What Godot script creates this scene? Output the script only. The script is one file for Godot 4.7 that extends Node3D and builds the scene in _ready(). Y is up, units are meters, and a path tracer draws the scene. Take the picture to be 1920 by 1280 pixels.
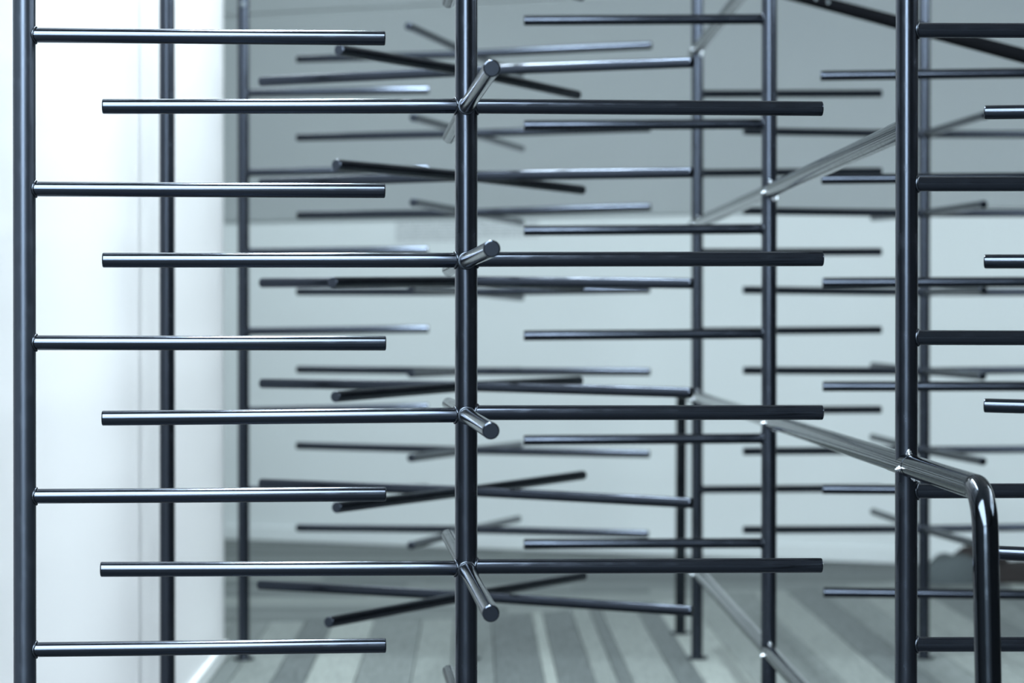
extends Node3D
# A room of black steel peg posts: three rows deep, four columns wide, a white wall on one side.
# Heights above the floor, in metres. The posts' column lines run along z, towards the camera.

const POST_R := 0.015
const PEG_R := 0.010
const PEG_L := 0.4834
const STEP := 0.2061            # from one peg level to the next
const TOP_IN := 1.5741          # topmost level of the four-way posts
const TOP_OUT := 1.4716         # topmost level of the one-way posts
const POST_H := 2.08
const LEFT_X := -0.659          # face of the white wall
const WALL_TURN := -22.005      # the back wall is askew
const WALL_AT := Vector3(-0.9506, 0, -6.4883)
const CARPET_Z := -2.15           # in front of this line the floor is dark carpet
const RAIL_Y := [0.228, 0.683, 1.133, 1.588]

var rng := RandomNumberGenerator.new()
var mats := {}
var mesh_cache := {}


func _ready() -> void:
	rng.seed = 4711
	# --- camera
	var cam := Camera3D.new()
	cam.name = "camera"
	cam.fov = 16.2415
	cam.near = 0.05
	cam.far = 60.0
	cam.transform = Transform3D(Basis(Vector3(0.99988, 0.00023, 0.0155), Vector3(-0.00012, 0.99998, -0.0069), Vector3(-0.0155, 0.0069, 0.99986)).orthonormalized(), Vector3(0, 0.8701, 3.2037))
	var lens := CameraAttributesPhysical.new()
	lens.frustum_focal_length = 84.1
	lens.frustum_focus_distance = 3.1
	lens.frustum_near = 0.05
	lens.frustum_far = 60.0
	lens.exposure_aperture = 5.0
	cam.attributes = lens
	add_child(cam)
	cam.fov = 16.2415
	cam.current = true
	# --- surroundings
	var env := Environment.new()
	env.background_mode = Environment.BG_COLOR
	env.background_color = Color(0.62, 0.7, 0.74)
	env.tonemap_mode = Environment.TONE_MAPPER_LINEAR
	env.tonemap_exposure = 0.97
	env.sdfgi_enabled = true
	env.ssao_enabled = true
	env.ssil_enabled = true
	var world := WorldEnvironment.new()
	world.name = "world"
	world.environment = env
	add_child(world)
	make_materials()
	# --- lamps and the frosted window behind the camera
	ceiling_light("wide ceiling light panel behind the camera, in front of the tall frosted window", Vector3(-0.9, 3.06, 3.9), Vector2(2.5, 5.4), 115.0)
	ceiling_light("narrow ceiling light strip close along the white side wall, above the posts", Vector3(-0.36, 3.07, -1.5), Vector2(0.16, 2.6), 14.5)
	ceiling_light("tilted wall washer lamp hung from the ceiling, turned to the white side wall", Vector3(3.3, 2.55, -0.5), Vector2(1.1, 3.6), 13.5, -66.0)
	ceiling_light("ceiling light panel over the open floor by the back wall", Vector3(-1.8, 3.06, -4.8), Vector2(2.2, 0.4), 6.2)
	glass_window(1, Vector3(-1.05, 2.1, 7.06), Vector3(0, 0, -1), Vector2(2.9, 1.6), 17.0)
	# --- the room
	room()
	floor_boards()
	wall_print()
	# --- the steel posts
	center_posts()
	side_posts()
	tube_rack()
	sloping_tube()
	bundle()


# ------------------------------------------------------------------ materials
func make_materials() -> void:
	mats.steel = steel_material(Color(0.225, 0.245, 0.28), 0.13)
	mats.steel_worn = steel_material(Color(0.28, 0.305, 0.345), 0.34)
	mats.steel_pole = steel_material(Color(0.235, 0.255, 0.29), 0.22)
	mats.steel_gloss = steel_material(Color(0.2, 0.22, 0.245), 0.1)
	mats.steel_dull = steel_material(Color(0.2, 0.22, 0.25), 0.2)
	var m := StandardMaterial3D.new()
	m.albedo_color = Color(0.24, 0.26, 0.29)
	m.metallic = 1.0
	m.roughness = 0.27
	mats.weld = m
	m = StandardMaterial3D.new()
	m.albedo_color = Color(0.86, 0.88, 0.9)
	m.metallic = 1.0
	m.roughness = 0.25
	mats.zinc = m
	mats.grey_bolt = plain(Color(0.42, 0.45, 0.47), 0.6, 0.0)
	mats.black_paint = plain(Color(0.035, 0.04, 0.05), 0.85, 0.0)
	mats.black_paint.metallic_specular = 0.06
	mats.plaster = plain(Color(0.95, 0.95, 0.955), 0.85, 0.12)
	mats.wall = plain(Color(0.785, 0.81, 0.815), 0.9, 0.0)
	mats.wall_grey = plain(Color(0.59, 0.615, 0.622), 0.9, 0.0)
	mats.white_paint = plain(Color(0.93, 0.94, 0.94), 0.5, 0.0)
	mats.ceiling = plain(Color(0.8, 0.8, 0.8), 0.95, 0.0)
	mats.room_dim = plain(Color(0.27, 0.28, 0.29), 0.9, 0.0)
	mats.room_mid = plain(Color(0.57, 0.58, 0.59), 0.9, 0.0)
	mats.carpet = plain(Color(0.28, 0.29, 0.3), 1.0, 0.0)
	mats.cloth = plain(Color(0.3, 0.33, 0.34), 0.95, 0.3)
	mats.cloth_brown = plain(Color(0.16, 0.15, 0.15), 0.95, 0.3)
	mats.subfloor = plain(Color(0.16, 0.17, 0.17), 0.95, 0.0)
	mats.frame = plain(Color(0.75, 0.76, 0.77), 0.5, 0.0)
	mats.boards = []
	var tones := [Color(0.27, 0.295, 0.295), Color(0.315, 0.34, 0.34), Color(0.38, 0.405, 0.4), Color(0.44, 0.465, 0.455), Color(0.51, 0.535, 0.52)]
	for k in tones.size():
		mats.boards.append(wood(tones[k], 30 + k))


func plain(c: Color, rough: float, relief: float) -> StandardMaterial3D:
	var m := StandardMaterial3D.new()
	m.albedo_color = c
	m.roughness = rough
	m.metallic_specular = 0.35
	if relief > 0.0:
		var n := FastNoiseLite.new()
		n.seed = 9
		n.noise_type = FastNoiseLite.TYPE_SIMPLEX
		n.frequency = 0.09
		n.fractal_octaves = 3
		var t := NoiseTexture2D.new()
		t.width = 512
		t.height = 512
		t.seamless = true
		t.as_normal_map = true
		t.bump_strength = 5.0
		t.noise = n
		m.normal_enabled = true
		m.normal_texture = t
		m.normal_scale = relief
		m.uv1_triplanar = true
		m.uv1_world_triplanar = true
		m.uv1_scale = Vector3.ONE * 9.0
	return m


func steel_material(c: Color, rough: float) -> StandardMaterial3D:
	var m := StandardMaterial3D.new()
	m.albedo_color = c
	m.metallic = 1.0
	m.roughness = 1.0
	# smudges and faint rings of the grinding belt, in the gloss only
	var n := FastNoiseLite.new()
	n.seed = 21
	n.noise_type = FastNoiseLite.TYPE_SIMPLEX_SMOOTH
	n.frequency = 0.012
	n.fractal_octaves = 5
	var t := NoiseTexture2D.new()
	t.width = 512
	t.height = 512
	t.seamless = true
	t.noise = n
	var ramp := Gradient.new()
	ramp.offsets = PackedFloat32Array([0.0, 0.55, 0.8, 1.0])
	ramp.colors = PackedColorArray([Color(rough, rough, rough), Color(rough, rough, rough), Color(rough + 0.06, rough + 0.06, rough + 0.06), Color(rough + 0.14, rough + 0.14, rough + 0.14)])
	t.color_ramp = ramp
	m.roughness_texture = t
	m.roughness_texture_channel = BaseMaterial3D.TEXTURE_CHANNEL_RED
	m.uv1_triplanar = true
	m.uv1_scale = Vector3(3.0, 6.0, 6.0)
	return m


func wood(c: Color, noise_seed: int) -> StandardMaterial3D:
	var m := StandardMaterial3D.new()
	m.roughness = 0.55
	m.metallic_specular = 0.4
	var n := FastNoiseLite.new()
	n.seed = noise_seed
	n.noise_type = FastNoiseLite.TYPE_SIMPLEX_SMOOTH
	n.frequency = 0.02
	n.fractal_octaves = 4
	n.domain_warp_enabled = true
	n.domain_warp_amplitude = 20.0
	var t := NoiseTexture2D.new()
	t.width = 512
	t.height = 512
	t.seamless = true
	t.noise = n
	var ramp := Gradient.new()
	ramp.offsets = PackedFloat32Array([0.0, 0.4, 0.62, 1.0])
	ramp.colors = PackedColorArray([c.darkened(0.14), c, c.lightened(0.03), c.lightened(0.1)])
	t.color_ramp = ramp
	m.albedo_texture = t
	m.uv1_scale = Vector3(1, 1, 1)
	return m


# ------------------------------------------------------------------ mesh helpers
class Shape:
	var v := PackedVector3Array()
	var n := PackedVector3Array()
	var u := PackedVector2Array()

	func tri(a: Vector3, b: Vector3, c: Vector3, na: Vector3, nb: Vector3, nc: Vector3, ua := Vector2.ZERO, ub := Vector2.ZERO, uc := Vector2.ZERO) -> void:
		if (b - a).cross(c - a).dot(na + nb + nc) > 0.0:      # front faces run clockwise
			v.append_array([a, c, b]); n.append_array([na, nc, nb]); u.append_array([ua, uc, ub])
		else:
			v.append_array([a, b, c]); n.append_array([na, nb, nc]); u.append_array([ua, ub, uc])

	func quad(a: Vector3, b: Vector3, c: Vector3, d: Vector3, na: Vector3, nb: Vector3, nc: Vector3, nd: Vector3) -> void:
		tri(a, b, c, na, nb, nc)
		tri(a, c, d, na, nc, nd)

	func flat(a: Vector3, b: Vector3, c: Vector3, d: Vector3, nn: Vector3) -> void:
		quad(a, b, c, d, nn, nn, nn, nn)

	# a profile of (along, radius) turned about the x axis; a repeated point makes a hard edge
	func lathe(profile: Array, seg: int) -> void:
		for k in profile.size() - 1:
			var p: Vector2 = profile[k]
			var q: Vector2 = profile[k + 1]
			if p.distance_to(q) < 1e-7:
				continue
			var slope := Vector2(-(q.y - p.y), q.x - p.x).normalized()     # (along, outward)
			for s in seg:
				var a0 := TAU * s / seg
				var a1 := TAU * (s + 1) / seg
				var r0 := Vector3(0, cos(a0), sin(a0))
				var r1 := Vector3(0, cos(a1), sin(a1))
				var n0 := Vector3(slope.x, 0, 0) + r0 * slope.y
				var n1 := Vector3(slope.x, 0, 0) + r1 * slope.y
				var x0 := Vector3(p.x, 0, 0)
				var x1 := Vector3(q.x, 0, 0)
				if p.y > 1e-7:
					tri(x0 + r0 * p.y, x1 + r0 * q.y, x0 + r1 * p.y, n0, n0, n1)
				if q.y > 1e-7:
					tri(x0 + r1 * p.y, x1 + r0 * q.y, x1 + r1 * q.y, n1, n0, n1)

	# a round tube through points
	func sweep(path: PackedVector3Array, radius: float, seg: int) -> void:
		var ref := Vector3(1, 0, 0)
		var rings := []
		var norms := []
		for k in path.size():
			var t: Vector3 = (path[mini(k + 1, path.size() - 1)] - path[maxi(k - 1, 0)]).normalized()
			var a := (ref - t * ref.dot(t)).normalized()
			var b := t.cross(a)
			var ring := PackedVector3Array()
			var nr := PackedVector3Array()
			for s in seg + 1:
				var w := TAU * s / seg
				var o := a * cos(w) + b * sin(w)
				nr.append(o)
				ring.append(path[k] + o * radius)
			rings.append(ring)
			norms.append(nr)
		for k in path.size() - 1:
			for s in seg:
				quad(rings[k][s], rings[k + 1][s], rings[k + 1][s + 1], rings[k][s + 1], norms[k][s], norms[k + 1][s], norms[k + 1][s + 1], norms[k][s + 1])
		for e in [0, path.size() - 1]:
			var out: Vector3 = (path[0] - path[1]).normalized() if e == 0 else (path[e] - path[e - 1]).normalized()
			for s in seg:
				tri(path[e], rings[e][s], rings[e][s + 1], out, out, out)

	# a box with chamfered edges between two corners
	func box(lo: Vector3, hi: Vector3, ch := 0.0) -> void:
		var c := (lo + hi) / 2.0
		var h := (hi - lo) / 2.0
		var axes := [Vector3.RIGHT, Vector3.UP, Vector3.BACK]
		for i in 3:
			var j := (i + 1) % 3
			var k := (i + 2) % 3
			for s in [-1.0, 1.0]:
				var nn: Vector3 = axes[i] * s
				var o: Vector3 = c + nn * h[i]
				var uu: Vector3 = axes[j] * (h[j] - ch)
				var ww: Vector3 = axes[k] * (h[k] - ch)
				flat(o - uu - ww, o + uu - ww, o + uu + ww, o - uu + ww, nn)
				if ch > 0.0:
					for s2 in [-1.0, 1.0]:       # the edge between faces i and j
						var n2: Vector3 = axes[j] * s2
						var p1: Vector3 = c + nn * h[i] + n2 * (h[j] - ch)
						var p2: Vector3 = c + nn * (h[i] - ch) + n2 * h[j]
						flat(p1 - ww, p1 + ww, p2 + ww, p2 - ww, (nn + n2).normalized())
		if ch > 0.0:
			for sx in [-1.0, 1.0]:
				for sy in [-1.0, 1.0]:
					for sz in [-1.0, 1.0]:
						var q := Vector3(sx, sy, sz)
						var m := c + q * (h - Vector3.ONE * ch)
						var nn2 := q.normalized()
						tri(m + Vector3(sx * ch, 0, 0), m + Vector3(0, sy * ch, 0), m + Vector3(0, 0, sz * ch), nn2, nn2, nn2)

	func mesh() -> ArrayMesh:
		var a := []
		a.resize(Mesh.ARRAY_MAX)
		a[Mesh.ARRAY_VERTEX] = v
		a[Mesh.ARRAY_NORMAL] = n
		a[Mesh.ARRAY_TEX_UV] = u
		var m := ArrayMesh.new()
		m.add_surface_from_arrays(Mesh.PRIMITIVE_TRIANGLES, a)
		return m


func put(called: String, mesh: Mesh, material: Material, parent: Node = self) -> MeshInstance3D:
	var o := MeshInstance3D.new()
	o.name = called
	o.mesh = mesh
	o.material_override = material
	name_in(parent, o)
	return o


func name_in(parent: Node, o: Node) -> void:       # a repeat takes a three-digit number
	var wanted := String(o.name)
	var k := 0
	var taken := {}
	for c in parent.get_children():
		taken[String(c.name)] = true
	while taken.has(wanted if k == 0 else "%s_%03d" % [wanted, k]):
		k += 1
	if k > 0:
		o.name = "%s_%03d" % [wanted, k]
	parent.add_child(o, true)


func thing(called: String, label: String, category: String, at: Vector3, group := "") -> Node3D:
	var o := Node3D.new()
	o.name = called
	name_in(self, o)
	o.position = at
	tag(o, label, category, group)
	return o


func tag(o: Node, label: String, category: String, group := "") -> void:
	o.set_meta("label", label)
	o.set_meta("category", category)
	if group != "":
		o.set_meta("group", group)


func structure(o: Node) -> Node:
	o.set_meta("kind", "structure")
	return o


func along(from: Vector3, dir: Vector3) -> Transform3D:      # turns the x axis to dir
	var x := dir.normalized()
	var up := Vector3.UP if absf(x.y) < 0.9 else Vector3.BACK
	var z := x.cross(up).normalized()
	return Transform3D(Basis(x, z.cross(x), z), from)


# ------------------------------------------------------------------ steel pieces
func rod_mesh(length: float, radius: float, seg: int) -> ArrayMesh:       # closed at both ends, the tip with a ground edge
	var key := "rod %.3f %.4f %d" % [length, radius, seg]
	if not mesh_cache.has(key):
		var s := Shape.new()
		var c := 0.0016
		s.lathe([Vector2(0, 0), Vector2(0, radius), Vector2(length - c, radius), Vector2(length - c * 0.3, radius - c * 0.3), Vector2(length, radius - c), Vector2(length, 0)], seg)
		mesh_cache[key] = s.mesh()
	return mesh_cache[key]


func weld_mesh(variant: int) -> ArrayMesh:      # the uneven bead where a peg (x axis) meets a post (y axis, at the origin)
	var key := "weld %d" % variant
	if not mesh_cache.has(key):
		var s := Shape.new()
		var r := RandomNumberGenerator.new()
		r.seed = 90 + variant
		var n := 40
		var m := 8
		var fat := []
		for k in n:
			fat.append(0.0017 + 0.0009 * r.randf() * (1.0 if k % 2 else 0.35))
		var rings := []
		for k in n:
			var a := TAU * k / n
			var pr := PEG_R + 0.0004
			var c := Vector3(sqrt(POST_R * POST_R - pow(pr * sin(a), 2.0)) + 0.0004, pr * cos(a), pr * sin(a))
			var out := Vector3(0.3, cos(a), sin(a)).normalized()
			var side := Vector3(1, -0.3 * cos(a), -0.3 * sin(a)).normalized()
			var ring := []
			for j in m:
				var w := TAU * j / m
				var o := out * cos(w) + side * sin(w)
				ring.append([c + o * float(fat[k]), o])
			rings.append(ring)
		for k in n:
			var k2 := (k + 1) % n
			for j in m:
				var j2 := (j + 1) % m
				s.quad(rings[k][j][0], rings[k2][j][0], rings[k2][j2][0], rings[k][j2][0], rings[k][j][1], rings[k2][j][1], rings[k2][j2][1], rings[k][j2][1])
		mesh_cache[key] = s.mesh()
	return mesh_cache[key]


func pole_mesh() -> ArrayMesh:
	if not mesh_cache.has("pole"):
		var s := Shape.new()
		s.lathe([Vector2(0, 0), Vector2(0, POST_R), Vector2(POST_H - 0.003, POST_R), Vector2(POST_H, POST_R - 0.003), Vector2(POST_H, 0)], 48)
		mesh_cache.pole = s.mesh()
	return mesh_cache.pole


func plate_mesh() -> ArrayMesh:
	if not mesh_cache.has("plate"):
		var s := Shape.new()
		s.lathe([Vector2(0, 0), Vector2(0, 0.028), Vector2(0.005, 0.028), Vector2(0.0065, 0.0265), Vector2(0.0065, 0)], 40)
		mesh_cache.plate = s.mesh()
	return mesh_cache.plate


func bolt_mesh() -> ArrayMesh:       # washer, hexagon and a domed tip, along x
	if not mesh_cache.has("bolt"):
		var s := Shape.new()
		s.lathe([Vector2(-0.002, 0.0045), Vector2(0.0008, 0.0045), Vector2(0.0008, 0.0034)], 20)
		s.lathe([Vector2(0.0008, 0.0037), Vector2(0.0032, 0.0037), Vector2(0.0038, 0.003), Vector2(0.0038, 0)], 6)
		s.lathe([Vector2(0.0038, 0.0019), Vector2(0.0052, 0.0019), Vector2(0.006, 0.001), Vector2(0.006, 0)], 12)
		mesh_cache.bolt = s.mesh()
	return mesh_cache.bolt


func pole(parent: Node3D, at := Vector3.ZERO) -> MeshInstance3D:
	var p := put("pole", pole_mesh(), mats.steel_pole, parent)
	p.transform = along(at, Vector3.UP)
	return p


# Pegs of one arm of a post. turn: degrees that the post is turned; arm: R, L, F (to the camera) or K (away).
# bow, across and lift: millimetres that each peg was welded off its level, and that its tip is off sideways and in height.
func pegs(parent: Node3D, at: Vector3, top: float, turn: float, arm: String, bow: Array, across: Array, lift: Array, flat_parts := false) -> void:
	var d: Vector3 = {"R": Vector3(1, 0, 0), "L": Vector3(-1, 0, 0), "F": Vector3(0, 0, 1), "K": Vector3(0, 0, -1)}[arm]
	d = d.rotated(Vector3.UP, -deg_to_rad(turn))
	for k in lift.size():
		var root := at + Vector3(0, top - STEP * k + bow[k] * 0.001, 0)
		var reach := d * PEG_L + Vector3(across[k], lift[k], 0) * 0.001
		var p := put("peg", rod_mesh(snappedf(reach.length(), 0.001), PEG_R, 36), mats.steel, parent)
		p.transform = along(root, reach)
		var w := put("weld", weld_mesh((k + int(absf(turn))) % 3), mats.weld, parent if flat_parts else p)
		w.transform = along(root, reach) if flat_parts else Transform3D.IDENTITY


func jitter(n: int, size: int) -> Array:
	var a := []
	for k in n:
		a.append(rng.randi_range(-size, size))
	return a


func post(label: String, at: Vector3, group := "") -> Node3D:
	var t := thing("peg_post", label, "peg post", at, group)
	pole(t)
	var b := put("base_plate", plate_mesh(), mats.steel_dull, t)
	b.transform = along(Vector3.ZERO, Vector3.UP)
	return t


func center_posts() -> void:
	var zero := [0, 0, 0, 0, 0, 0, 0]
	# the middle column
	var t := post("sharp black steel post with pegs on four sides, its end-on pegs showing round grey ends", Vector3(-0.0117, 0, 0), "four-way peg posts")
	pegs(t, Vector3.ZERO, TOP_IN, -3.55, "L", [1, 1, 1, 1, 0, 1, 1], [0, 0, 1, 1, 0, -2, 0], [-1, -1, -4, -1, -3, 2, -1])
	pegs(t, Vector3.ZERO, TOP_IN, -3.55, "R", [2, 2, 1, 2, 3, 3, 2], [1, 1, 0, 1, 1, 0, 1], [0, 0, 0, 2, -1, -2, 0])
	pegs(t, Vector3.ZERO, TOP_IN, -3.55, "F", zero, [0, 0, 1, 1, 0, 0, 0], [0, 0, 0, 1, 0, -2, 0])
	pegs(t, Vector3.ZERO, TOP_IN, -3.55, "K", zero, [1, 1, 2, 1, 1, 0, 1], [-1, -1, -3, -1, -1, 2, -1])
	t = post("four-way peg post hidden directly behind the sharp one, its crossed pegs turned far round", Vector3(-0.0149, 0, -1.4962), "four-way peg posts")
	pegs(t, Vector3.ZERO, TOP_IN, 29.4, "L", zero, [-5, -5, -5, -4, -4, -5, -9], [0, 3, 0, 1, 0, 0, -3])
	pegs(t, Vector3.ZERO, TOP_IN, 29.4, "R", zero, [-1, -1, -1, -1, -2, -1, 1], [-6, -8, -7, -8, -6, -6, -2])
	pegs(t, Vector3.ZERO, TOP_IN, 29.4, "F", zero, [1, 9, 4, -3, 2, 4, -10], [-5, -7, -6, -10, -8, 0, 1])
	pegs(t, Vector3.ZERO, TOP_IN, 29.4, "K", zero, [5, -3, 7, 5, 2, 9, 10], [-2, -6, -3, -2, 1, 5, -6])
	t = post("thin blurred four-way post behind the other two, last in the middle line", Vector3(-0.0131, 0, -3.024), "four-way peg posts")
	pegs(t, Vector3.ZERO, TOP_IN, 17.03, "L", zero, [3, 3, 4, 2, 2, 1, 1], [2, 0, 0, 3, 2, 6, -7])
	pegs(t, Vector3.ZERO, TOP_IN, 17.03, "R", zero, [1, -3, -2, -4, -3, -4, -7], [7, 3, 8, 5, 1, -2, 0])
	pegs(t, Vector3.ZERO, TOP_IN, 17.03, "F", zero, [-6, 6, 6, 1, 0, 0, 0], [15, 1, 3, 5, 3, 6, 1])
	pegs(t, Vector3.ZERO, TOP_IN, 17.03, "K", zero, [-1, 2, 1, 1, -1, -1, -7], [-7, -6, -6, -10, -7, -7, -9])
	# the column beyond the tube rack
	t = post("four-way post beyond the picture edge, only short sharp peg ends reaching in", Vector3(1.174, 0, 0), "four-way peg posts")
	pegs(t, Vector3.ZERO, TOP_IN, 19.52, "L", zero, zero, [6, 6, 8, 4, 7, 6, 6])
	for arm in ["R", "F", "K"]:
		pegs(t, Vector3.ZERO, TOP_IN, 19.52, arm, zero, jitter(7, 2), jitter(7, 3))
	t = post("four-way post beyond the picture edge whose soft dark pegs pass behind the sharp rack post", Vector3(1.1716, 0, -1.4962), "four-way peg posts")
	pegs(t, Vector3.ZERO, TOP_IN, 7.8, "L", zero, [0, -4, -2, 0, 1, 1, 3], [-1, -1, -1, -1, -2, -1, -1])
	for arm in ["R", "F", "K"]:
		pegs(t, Vector3.ZERO, TOP_IN, 7.8, arm, zero, jitter(7, 2), jitter(7, 3))
	t = post("blurred dark four-way post half covered by the sharp post of the tube rack", Vector3(1.1726, 0, -3.024), "four-way peg posts")
	zero = [0, 0, 0, 0, 0, 0]        # this one has no pegs on the topmost level
	pegs(t, Vector3.ZERO, TOP_IN - STEP, -6.36, "L", zero, [1, 1, 0, 1, 1, 1], [3, 3, 5, 3, 0, 3])
	pegs(t, Vector3.ZERO, TOP_IN - STEP, -6.36, "R", zero, zero, [4, 3, 2, 4, 1, 3])
	pegs(t, Vector3.ZERO, TOP_IN - STEP, -6.36, "K", zero, [0, 0, 0, 0, -1, 1], [9, 9, 9, 7, 12, 9])
	pegs(t, Vector3.ZERO, TOP_IN - STEP, -6.36, "F", zero, [2, 0, 0, -2, -1, 0], [7, -1, 0, -3, -2, 0])
	var b := put("bolt", bolt_mesh(), mats.steel_dull, t)
	b.transform = along(Vector3(-0.004, 1.594, 0.0145), Vector3(-0.2, 0, 1))


func side_posts() -> void:
	# the column along the white wall
	var t := post("sharp grey-blue steel post close to the white wall with one-way pegs", Vector3(-0.6013, 0, 0), "posts along the white wall")
	(t.get_node("pole") as MeshInstance3D).material_override = mats.steel_worn
	pegs(t, Vector3.ZERO, TOP_OUT, -6.11, "R", [-7, -9, -8, -7, -6, -5], [0, -1, -1, 0, 0, 0], [0, 3, 1, -1, -1, -2])
	post("plain dark post without pegs standing against the bright white wall", Vector3(-0.6032, 0, -1.4962), "posts along the white wall")
	t = post("blurred thin post at the end of the white wall, a round bolt near its top", Vector3(-0.6013, 0, -3.024), "posts along the white wall")
	pegs(t, Vector3.ZERO, TOP_OUT, 3.6, "R", [0, 0, 0, 0, 0, 0], [1, -1, -2, 0, -2, -1], [6, 7, 5, 6, 11, 7])
	var b := put("bolt", bolt_mesh(), mats.grey_bolt, t)
	b.transform = along(Vector3(0, 1.7, 0.0148), Vector3(0, 0, 1))
	b.scale = Vector3.ONE * 1.5


func tube_rack() -> void:
	var x := 0.5795
	var t := thing("tube_rack", "black rack of three posts joined by glossy tubes, one bent down into a front leg", "rack", Vector3(x, 0, -1.4962))
	var zs := [1.4962, 0.0, -1.5278]
	var zero := [0, 0, 0, 0, 0, 0]
	var arms := ["R", "L", "R"]
	var turns := [0.0, 0.88, -0.88]
	var lifts := [[-1, 0, 1, -1, 1, 0], [-3, -3, -4, -4, -4, -2], [3, 6, 2, 4, 2, 3]]
	for k in 3:
		var at := Vector3(-0.0006 if k == 1 else 0.0, 0, zs[k])
		var p := put("post", pole_mesh(), mats.steel_pole, t)
		p.transform = along(at, Vector3.UP)
		var inside := Node3D.new()
		# sub-parts are placed in the post's own frame (its x axis points up)
		var back := p.transform.affine_inverse()
		var b := put("base_plate", plate_mesh(), mats.steel_dull, p)
		inside.free()
		pegs_on(p, back, at, TOP_OUT, turns[k], arms[k], lifts[k])
		b.transform = Transform3D.IDENTITY
	# the straight tubes, each with a sleeve and bolts where it meets a post
	for y in RAIL_Y:
		if y == RAIL_Y[1]:
			continue
		var s := Shape.new()
		s.sweep(PackedVector3Array([Vector3(0, y, -1.56), Vector3(0, y, 0.0), Vector3(0, y, zs[0])]), POST_R, 40)
		var r := put("rail", s.mesh(), mats.steel_gloss, t)
		r.set_meta("label", "glossy horizontal tube")
		for z in zs:
			sleeve(r, Vector3(0, y, z), z < 1.0)
	# the tube that bends down into a leg at either end
	var y1: float = RAIL_Y[1]
	var path := PackedVector3Array()
	var bend := 0.055
	var zf := 1.995
	var zb := -2.006
	path.append(Vector3(0, 0.004, zb - 0.03))
	for k in 9:
		var a := PI / 2 * k / 8.0
		path.append(Vector3(0, y1 - bend + bend * sin(a), zb + bend - bend * cos(a)))
	path.append(Vector3(0, y1, -0.5))
	path.append(Vector3(0, y1, 1.0))
	for k in 13:
		var a := PI / 2 * k / 12.0 * 0.945
		path.append(Vector3(0, y1 - bend + bend * cos(a), zf - bend + bend * sin(a)))
	path.append(Vector3(0, 0.004, zf + 0.06))
	var h := Shape.new()
	h.sweep(path, POST_R, 40)
	var hoop := put("hoop_rail", h.mesh(), mats.steel_gloss, t)
	hoop.set_meta("label", "long tube bent down into a leg at both ends")
	for z in zs:
		sleeve(hoop, Vector3(0, y1, z))
	for e in [zb - 0.03, zf + 0.06]:
		var f := put("base_plate", plate_mesh(), mats.steel_dull, hoop)
		f.transform = along(Vector3(0, 0, e), Vector3.UP)


func pegs_on(p: Node3D, back: Transform3D, at: Vector3, top: float, turn: float, arm: String, lift: Array) -> void:
	var zero := [0, 0, 0, 0, 0, 0]
	var first := p.get_child_count()
	pegs(p, at, top, turn, arm, zero, zero, lift, true)
	for k in range(first, p.get_child_count()):
		var c: Node3D = p.get_child(k)
		c.transform = back * c.transform


func sleeve(rail: Node3D, at: Vector3, through := true) -> void:
	var s := Shape.new()
	var r0 := POST_R - 0.002
	var r1 := POST_R + 0.0006
	s.lathe([Vector2(-0.105, r0), Vector2(-0.105, r1), Vector2(0.045 if through else 0.0, r1), Vector2(0.045 if through else 0.0, r0)], 40)
	var c := put("sleeve", s.mesh(), mats.steel_gloss, rail)
	c.transform = along(at, Vector3(0, 0, 1))
	if not through:
		return
	for e in [[0.03, 195.0], [0.032, 285.0], [0.055, 290.0], [0.022, 92.0]]:
		var a := deg_to_rad(e[1])
		var o := Vector3(cos(a), sin(a), 0)
		var b := put("bolt", bolt_mesh(), mats.zinc, rail)
		b.transform = along(at + o * r1 + Vector3(0, 0, e[0]), o)


func sloping_tube() -> void:       # a brace from the far post of the rack to the middle post of the outer column
	var a := Vector3(0.581, 1.7951, -3.024)
	var b := Vector3(1.1716, 1.3763, -1.4962)
	var d := b - a
	var t := thing("brace_tube", "dark brace tube sloping down across the grey wall above the glossy rails of the rack", "tube", a + d * 0.022)
	var s := Shape.new()
	s.sweep(PackedVector3Array([Vector3.ZERO, d * 0.4, d * 0.93]), POST_R, 32)
	put("tube", s.mesh(), mats.black_paint, t)
	for k in [0.374, 0.4095]:
		var bolt := put("bolt", bolt_mesh(), mats.grey_bolt, t)
		var o := Vector3(-0.75, 0.35, 0.4).cross(d.normalized()).cross(-d.normalized()).normalized()
		bolt.transform = along(d * k + o * POST_R, o)


# ------------------------------------------------------------------ room
func slab(called: String, lo: Vector3, hi: Vector3, m: Material) -> MeshInstance3D:
	var s := Shape.new()
	s.box(lo, hi, 0.0)
	var o := put(called, s.mesh(), m)
	structure(o)
	return o


func on_wall(u: float, y: float, off := 0.0) -> Vector3:
	return WALL_AT + Vector3(u, y, off).rotated(Vector3.UP, deg_to_rad(WALL_TURN))


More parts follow.
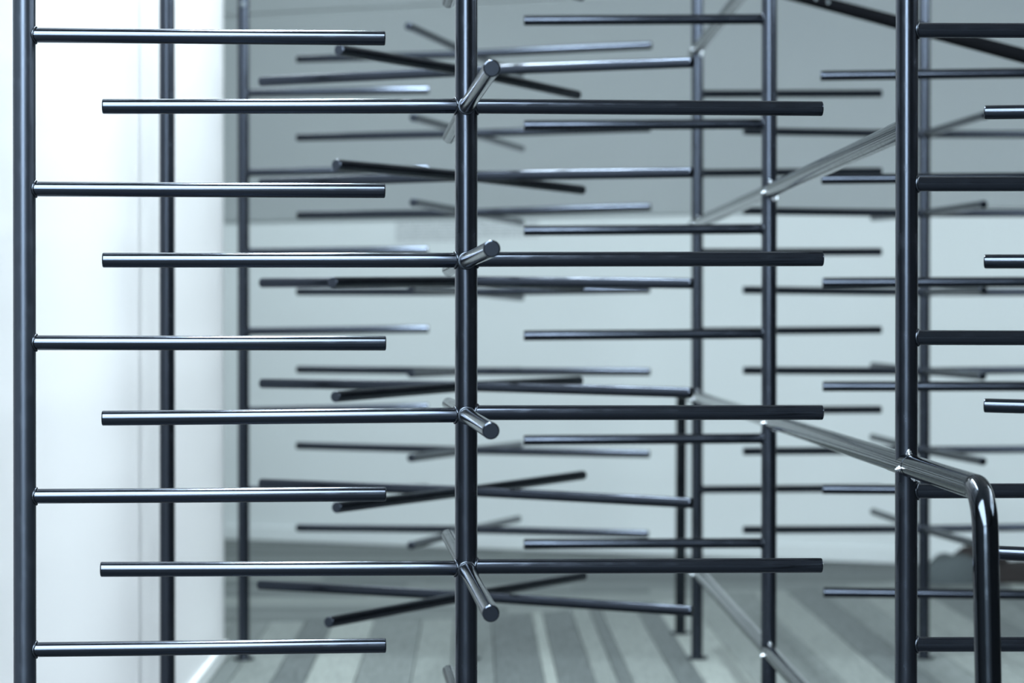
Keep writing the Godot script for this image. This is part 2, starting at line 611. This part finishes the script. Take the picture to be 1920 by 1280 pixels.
func room() -> void:
	# the white side wall
	var s := Shape.new()
	s.box(Vector3(LEFT_X - 0.13, 0, -3.09), Vector3(LEFT_X, 3.1, 0.06), 0.002)
	structure(put("wall_left", s.mesh(), mats.plaster))
	s = Shape.new()
	s.box(Vector3(LEFT_X, 0, -3.09), Vector3(LEFT_X + 0.011, 0.042, 0.06), 0.003)
	structure(put("baseboard_left", s.mesh(), mats.white_paint))
	# the back wall, askew: pale below, a grey field above, a thin ledge over it
	var turn := Basis(Vector3.UP, deg_to_rad(WALL_TURN))
	s = Shape.new()
	s.box(Vector3(-3.2, 0, -0.2), Vector3(5.8, 3.1, -0.012), 0.0)
	var w := put("wall_back", s.mesh(), mats.wall)
	structure(w)
	w.transform = Transform3D(turn, WALL_AT)
	s = Shape.new()
	s.box(Vector3(-3.0, 1.286, -0.012), Vector3(5.6, 2.118, 0.0), 0.003)
	put("panel", s.mesh(), mats.wall_grey, w)
	s = Shape.new()
	s.box(Vector3(-3.0, 2.124, -0.012), Vector3(5.6, 3.1, 0.0), 0.003)
	put("panel", s.mesh(), mats.wall_grey, w)
	s = Shape.new()
	s.box(Vector3(-3.2, 0, -0.012), Vector3(5.8, 0.06, 0.0), 0.003)
	var bb := put("baseboard_back", s.mesh(), mats.wall)
	structure(bb)
	bb.transform = Transform3D(turn, WALL_AT)
	# out of sight: the rest of the shell
	slab("wall_far_left", Vector3(-3.4, 0, -8.0), Vector3(-3.2, 3.1, -2.6), mats.wall)
	slab("wall_far_left", Vector3(-3.4, 0, -2.6), Vector3(-3.2, 3.1, 7.2), mats.room_dim)
	slab("wall_side", Vector3(-3.2, 0, -2.8), Vector3(LEFT_X - 0.13, 3.1, -2.6), mats.wall)
	slab("wall_right", Vector3(4.0, 0, -5.2), Vector3(4.2, 3.1, 7.2), mats.room_dim)
	slab("floor_carpet", Vector3(-3.2, -0.012, CARPET_Z), Vector3(4.0, 0.0, 7.0), mats.carpet)
	for r in [[-3.4, 0.0, -2.5, 3.1], [-2.5, 0.0, 0.4, 1.3], [-2.5, 2.9, 0.4, 3.1], [0.4, 0.0, 4.2, 3.1]]:
		slab("wall_rear", Vector3(r[0], r[1], 7.0), Vector3(r[2], r[3], 7.2), mats.room_mid)
	slab("ceiling", Vector3(-3.4, 3.1, -8.0), Vector3(4.2, 3.3, 7.2), mats.ceiling)


func glass_window(number: int, at: Vector3, towards: Vector3, size: Vector2, energy: float) -> void:       # frosted panes, daylight behind them
	var s := Shape.new()
	var h := Vector3(size.x / 2, size.y / 2, 0)
	s.box(-h, h + Vector3(0, 0, 0.02), 0.0)
	var m := StandardMaterial3D.new()
	m.albedo_color = Color(0.8, 0.85, 0.9)
	m.emission_enabled = true
	m.emission = Color(0.85, 0.94, 1.0)
	m.emission_energy_multiplier = 0.6
	var win := put("window_%d" % number, s.mesh(), m)
	structure(win)
	win.transform = Transform3D(Basis.looking_at(towards, Vector3.UP), at)
	s = Shape.new()
	for e in [-1.0, 1.0]:
		s.box(Vector3(e * (h.x - 0.02) - 0.02, -h.y, -0.03), Vector3(e * (h.x - 0.02) + 0.02, h.y, 0.04), 0.003)
		s.box(Vector3(-h.x, e * (h.y - 0.02) - 0.02, -0.03), Vector3(h.x, e * (h.y - 0.02) + 0.02, 0.04), 0.003)
	put("window_frame", s.mesh(), mats.frame, win)
	area_light("window_light", at + towards * 0.035, towards, size * 0.96, energy)


func area_light(called: String, at: Vector3, towards: Vector3, size: Vector2, energy: float) -> void:
	var l := AreaLight3D.new()
	l.name = called
	l.area_size = size
	l.light_energy = energy
	l.light_color = Color(0.92, 0.975, 1.0)
	l.area_range = 20.0
	l.area_attenuation = 2.0
	l.shadow_enabled = true
	name_in(self, l)
	var up := Vector3.BACK if absf(towards.z) < 0.5 and towards.y < -0.2 else Vector3.UP
	l.transform = Transform3D(Basis.looking_at(towards, up), at)


func ceiling_light(label: String, at: Vector3, size: Vector2, energy: float, tilt := 0.0) -> void:
	var t := thing("ceiling_light", label, "ceiling light", at, "ceiling light panels")
	var s := Shape.new()
	var hx := size.x / 2
	var hz := size.y / 2
	for e in [-1.0, 1.0]:
		s.box(Vector3(e * (hx + 0.012) - 0.012, -0.025, -hz - 0.024), Vector3(e * (hx + 0.012) + 0.012, 0.02, hz + 0.024), 0.003)
		s.box(Vector3(-hx, -0.025, e * (hz + 0.012) - 0.012), Vector3(hx, 0.02, e * (hz + 0.012) + 0.012), 0.003)
	put("frame", s.mesh(), mats.frame, t)
	s = Shape.new()
	s.box(Vector3(-hx, -0.01, -hz), Vector3(hx, 0.01, hz), 0.0)
	var m := StandardMaterial3D.new()
	m.albedo_color = Color(0.9, 0.92, 0.95)
	m.emission_enabled = true
	m.emission = Color(0.88, 0.95, 1.0)
	m.emission_energy_multiplier = 0.8
	put("diffuser", s.mesh(), m, t)
	if tilt != 0.0:
		for e in [-1.0, 1.0]:
			s = Shape.new()
			s.box(Vector3(-0.008, 0, e * hz * 0.7 - 0.008), Vector3(0.008, 3.1 - at.y, e * hz * 0.7 + 0.008), 0.0)
			var rod := put("hanger", s.mesh(), mats.frame, t)
			rod.rotation.z = -deg_to_rad(tilt)
	t.rotation.z = deg_to_rad(tilt)
	var down := Vector3.DOWN.rotated(Vector3.BACK, deg_to_rad(tilt))
	area_light("panel_light", at + down * 0.014, down, size, energy)


# ------------------------------------------------------------------ floor
func cut_z(x: float) -> float:       # where the boards that run with the rack meet those that run across
	return -3.9 - 0.70 * x * (1.0 if x > 0 else 0.2)


func board_mesh(poly: PackedVector2Array, lengthwise: bool) -> ArrayMesh:      # poly in (x, z); a chamfer all round
	var s := Shape.new()
	var c := Vector2.ZERO
	for p in poly:
		c += p
	c /= poly.size()
	var inner := Geometry2D.offset_polygon(poly, -0.0016)
	if inner.is_empty():
		return null
	var top: PackedVector2Array = inner[0]
	var off := Vector2(rng.randf(), rng.randf()) * 7.0
	var tris := Geometry2D.triangulate_polygon(top)
	var uv := func(p: Vector2) -> Vector2:
		return (Vector2(p.x * 7.0, p.y * 0.55) if lengthwise else Vector2(p.y * 7.0, p.x * 0.55)) + off
	for k in range(0, tris.size(), 3):
		var a: Vector2 = top[tris[k]]
		var b: Vector2 = top[tris[k + 1]]
		var d: Vector2 = top[tris[k + 2]]
		s.tri(Vector3(a.x, 0, a.y), Vector3(b.x, 0, b.y), Vector3(d.x, 0, d.y), Vector3.UP, Vector3.UP, Vector3.UP, uv.call(a), uv.call(b), uv.call(d))
	for k in top.size():
		var a: Vector2 = top[k]
		var b: Vector2 = top[(k + 1) % top.size()]
		var e := (b - a).normalized()
		var o := Vector2(e.y, -e.x)
		if o.dot((a + b) / 2 - c) < 0:
			o = -o
		var n1 := Vector3(o.x, 1, o.y).normalized()
		var n2 := Vector3(o.x, 0, o.y)
		var a2 := a + o * 0.0012
		var b2 := b + o * 0.0012
		s.tri(Vector3(a.x, 0, a.y), Vector3(b.x, 0, b.y), Vector3(b2.x, -0.0012, b2.y), n1, n1, n1, uv.call(a), uv.call(b), uv.call(b2))
		s.tri(Vector3(a.x, 0, a.y), Vector3(b2.x, -0.0012, b2.y), Vector3(a2.x, -0.0012, a2.y), n1, n1, n1, uv.call(a), uv.call(b2), uv.call(a2))
		s.flat(Vector3(a2.x, -0.0012, a2.y), Vector3(b2.x, -0.0012, b2.y), Vector3(b2.x, -0.012, b2.y), Vector3(a2.x, -0.012, a2.y), n2)
	return s.mesh()


func floor_boards() -> void:
	var s := Shape.new()
	s.box(Vector3(-3.4, -0.15, -8.0), Vector3(4.2, -0.012, 7.2), 0.0)
	var f := put("floor", s.mesh(), mats.subfloor)
	structure(f)
	var room_outline := PackedVector2Array([Vector2(LEFT_X, CARPET_Z), Vector2(LEFT_X, -3.09), Vector2(-3.2, -3.09), Vector2(-3.2, -7.38), Vector2(4.0, -4.49), Vector2(4.0, CARPET_Z)])
	var line := PackedVector2Array([Vector2(-3.2, cut_z(-3.2)), Vector2(0.0, cut_z(0.0)), Vector2(4.0, cut_z(4.0))])
	var front := PackedVector2Array([line[0], line[1], line[2], Vector2(4.0, 7.0), Vector2(-3.2, 7.0)])
	var rear := PackedVector2Array([line[0], line[1], line[2], Vector2(4.0, -9.0), Vector2(-3.2, -9.0)])
	# boards along the rack: the widths and tones in view first, from the white wall on
	var edges := [-0.7, -0.6, -0.497, -0.415, -0.295, -0.156, -0.06, 0.05, 0.171, 0.204, 0.295, 0.35, 0.386, 0.494, 0.56, 0.68, 0.79, 0.9, 1.02, 1.13, 1.24, 1.36]
	var tones := [2, 3, 1, 4, 2, 3, 2, 1, 4, 1, 3, 1, 3, 1, 4, 3, 2, 3, 1, 2, 3]
	var x := 1.36
	while x < 4.0:
		x += 0.105
		edges.append(x)
		tones.append(rng.randi_range(1, 4))
	x = -0.7
	while x > -3.2:
		x -= 0.105
		edges.insert(0, x)
		tones.insert(0, rng.randi_range(0, 4))
	for k in edges.size() - 1:
		var z := -8.0 - rng.randf() * 0.8
		while z < CARPET_Z:
			var len_z := 1.2 + rng.randf() * 0.9
			if z < -5.5:
				len_z = -2.75 - z + rng.randf_range(-0.12, 0.45)
			board(f, Rect2(edges[k], z, edges[k + 1] - edges[k], len_z), [front, room_outline], true, tones[k])
			z += len_z
	var zc := -3.3
	while zc > -8.0:
		var cx := -3.2 - rng.randf()
		while cx < 4.0:
			var len_x := 1.1 + rng.randf() * 1.3
			board(f, Rect2(cx, zc - 0.105, len_x, 0.105), [rear, room_outline], false, rng.randi_range(0, 3))
			cx += len_x
		zc -= 0.105


func board(f: Node, r: Rect2, clips: Array, lengthwise: bool, tone: int) -> void:
	r = r.grow(-0.0004)
	var polys: Array = [PackedVector2Array([r.position, Vector2(r.end.x, r.position.y), r.end, Vector2(r.position.x, r.end.y)])]
	for c in clips:
		var next := []
		for p in polys:
			next.append_array(Geometry2D.intersect_polygons(p, c))
		polys = next
	for p in polys:
		var m := board_mesh(p, lengthwise)
		if m:
			put("board", m, mats.boards[tone], f)


# ------------------------------------------------------------------ small things by the back wall
func wall_print() -> void:
	# a block of small grey print, too blurred in the photograph to read
	var img := Image.create(610, 90, false, Image.FORMAT_RGBA8)
	var paper := Color(0.785, 0.81, 0.815)
	img.fill(paper)
	var r := RandomNumberGenerator.new()
	r.seed = 5
	for row in 7:
		var px := 4
		while px < (600 if row < 6 else 330):
			var w := r.randi_range(8, 38)
			var len_px := mini(w, 604 - px)
			if len_px > 2:
				img.fill_rect(Rect2i(px, 4 + row * 12, len_px, 6), Color(0.53, 0.55, 0.57))
			px += w + 5
	img.generate_mipmaps()
	var m := StandardMaterial3D.new()
	m.albedo_texture = ImageTexture.create_from_image(img)
	m.roughness = 0.9
	var s := Shape.new()
	var a := Vector3(0, 0, 0.0012)
	s.box(Vector3(0, 0, 0), Vector3(0.61, 0.085, 0.001), 0.0)
	s.tri(a + Vector3(0, 0.085, 0), a + Vector3(0.61, 0.085, 0), a + Vector3(0.61, 0, 0), Vector3.BACK, Vector3.BACK, Vector3.BACK, Vector2(0, 0), Vector2(1, 0), Vector2(1, 1))
	s.tri(a + Vector3(0, 0.085, 0), a + Vector3(0.61, 0, 0), a, Vector3.BACK, Vector3.BACK, Vector3.BACK, Vector2(0, 0), Vector2(1, 1), Vector2(0, 1))
	var o := put("wall_text", s.mesh(), m)
	tag(o, "blurred block of small grey printed text on the pale lower wall", "wall text")
	o.transform = Transform3D(Basis(Vector3.UP, deg_to_rad(WALL_TURN)), on_wall(0.68, 1.192, -0.012))


func bundle() -> void:
	# a low slumped dark heap lying at the foot of the back wall
	var t := thing("cloth_bundle", "low slumped dark cloth bundle on the floor at the foot of the back wall", "bundle", Vector3(1.65, 0, -4.9))
	for part in [["cloth", 0.1, 0.095, 0.07, Vector3(-0.03, 0, 0.04), mats.cloth, 3], ["cloth", 0.1, 0.125, 0.08, Vector3(0.07, 0, -0.02), mats.cloth_brown, 7], ["cloth", 0.2, 0.065, 0.09, Vector3(0.2, 0, 0.0), mats.cloth_brown, 12]]:
		var n := FastNoiseLite.new()
		n.seed = part[6]
		n.frequency = 6.0
		var s := Shape.new()
		var nu := 28
		var nv := 14
		var g := []
		for j in nv + 1:
			var row := []
			for i in nu + 1:
				var a := TAU * i / nu
				var b := PI / 2 * j / nv
				var d := Vector3(cos(a) * cos(b), sin(b), sin(a) * cos(b))
				var k := 1.0 + 0.25 * n.get_noise_3dv(d * 0.16) + 0.05 * n.get_noise_3dv(d * 0.5)
				var p := Vector3(d.x * part[1], pow(d.y, 0.7) * part[2], d.z * part[3]) * k
				row.append(p)
			g.append(row)
		for j in nv:
			for i in nu:
				var p0: Vector3 = g[j][i]
				var p1: Vector3 = g[j][i + 1]
				var p2: Vector3 = g[j + 1][i + 1]
				var p3: Vector3 = g[j + 1][i]
				var nn := [p0, p1, p2, p3].map(func(q: Vector3) -> Vector3: return Vector3(q.x / pow(part[1], 2), q.y / pow(part[2], 2), q.z / pow(part[3], 2)).normalized())
				s.quad(p0, p1, p2, p3, nn[0], nn[1], nn[2], nn[3])
		var o := put(part[0], s.mesh(), part[5], t)
		o.position = part[4]
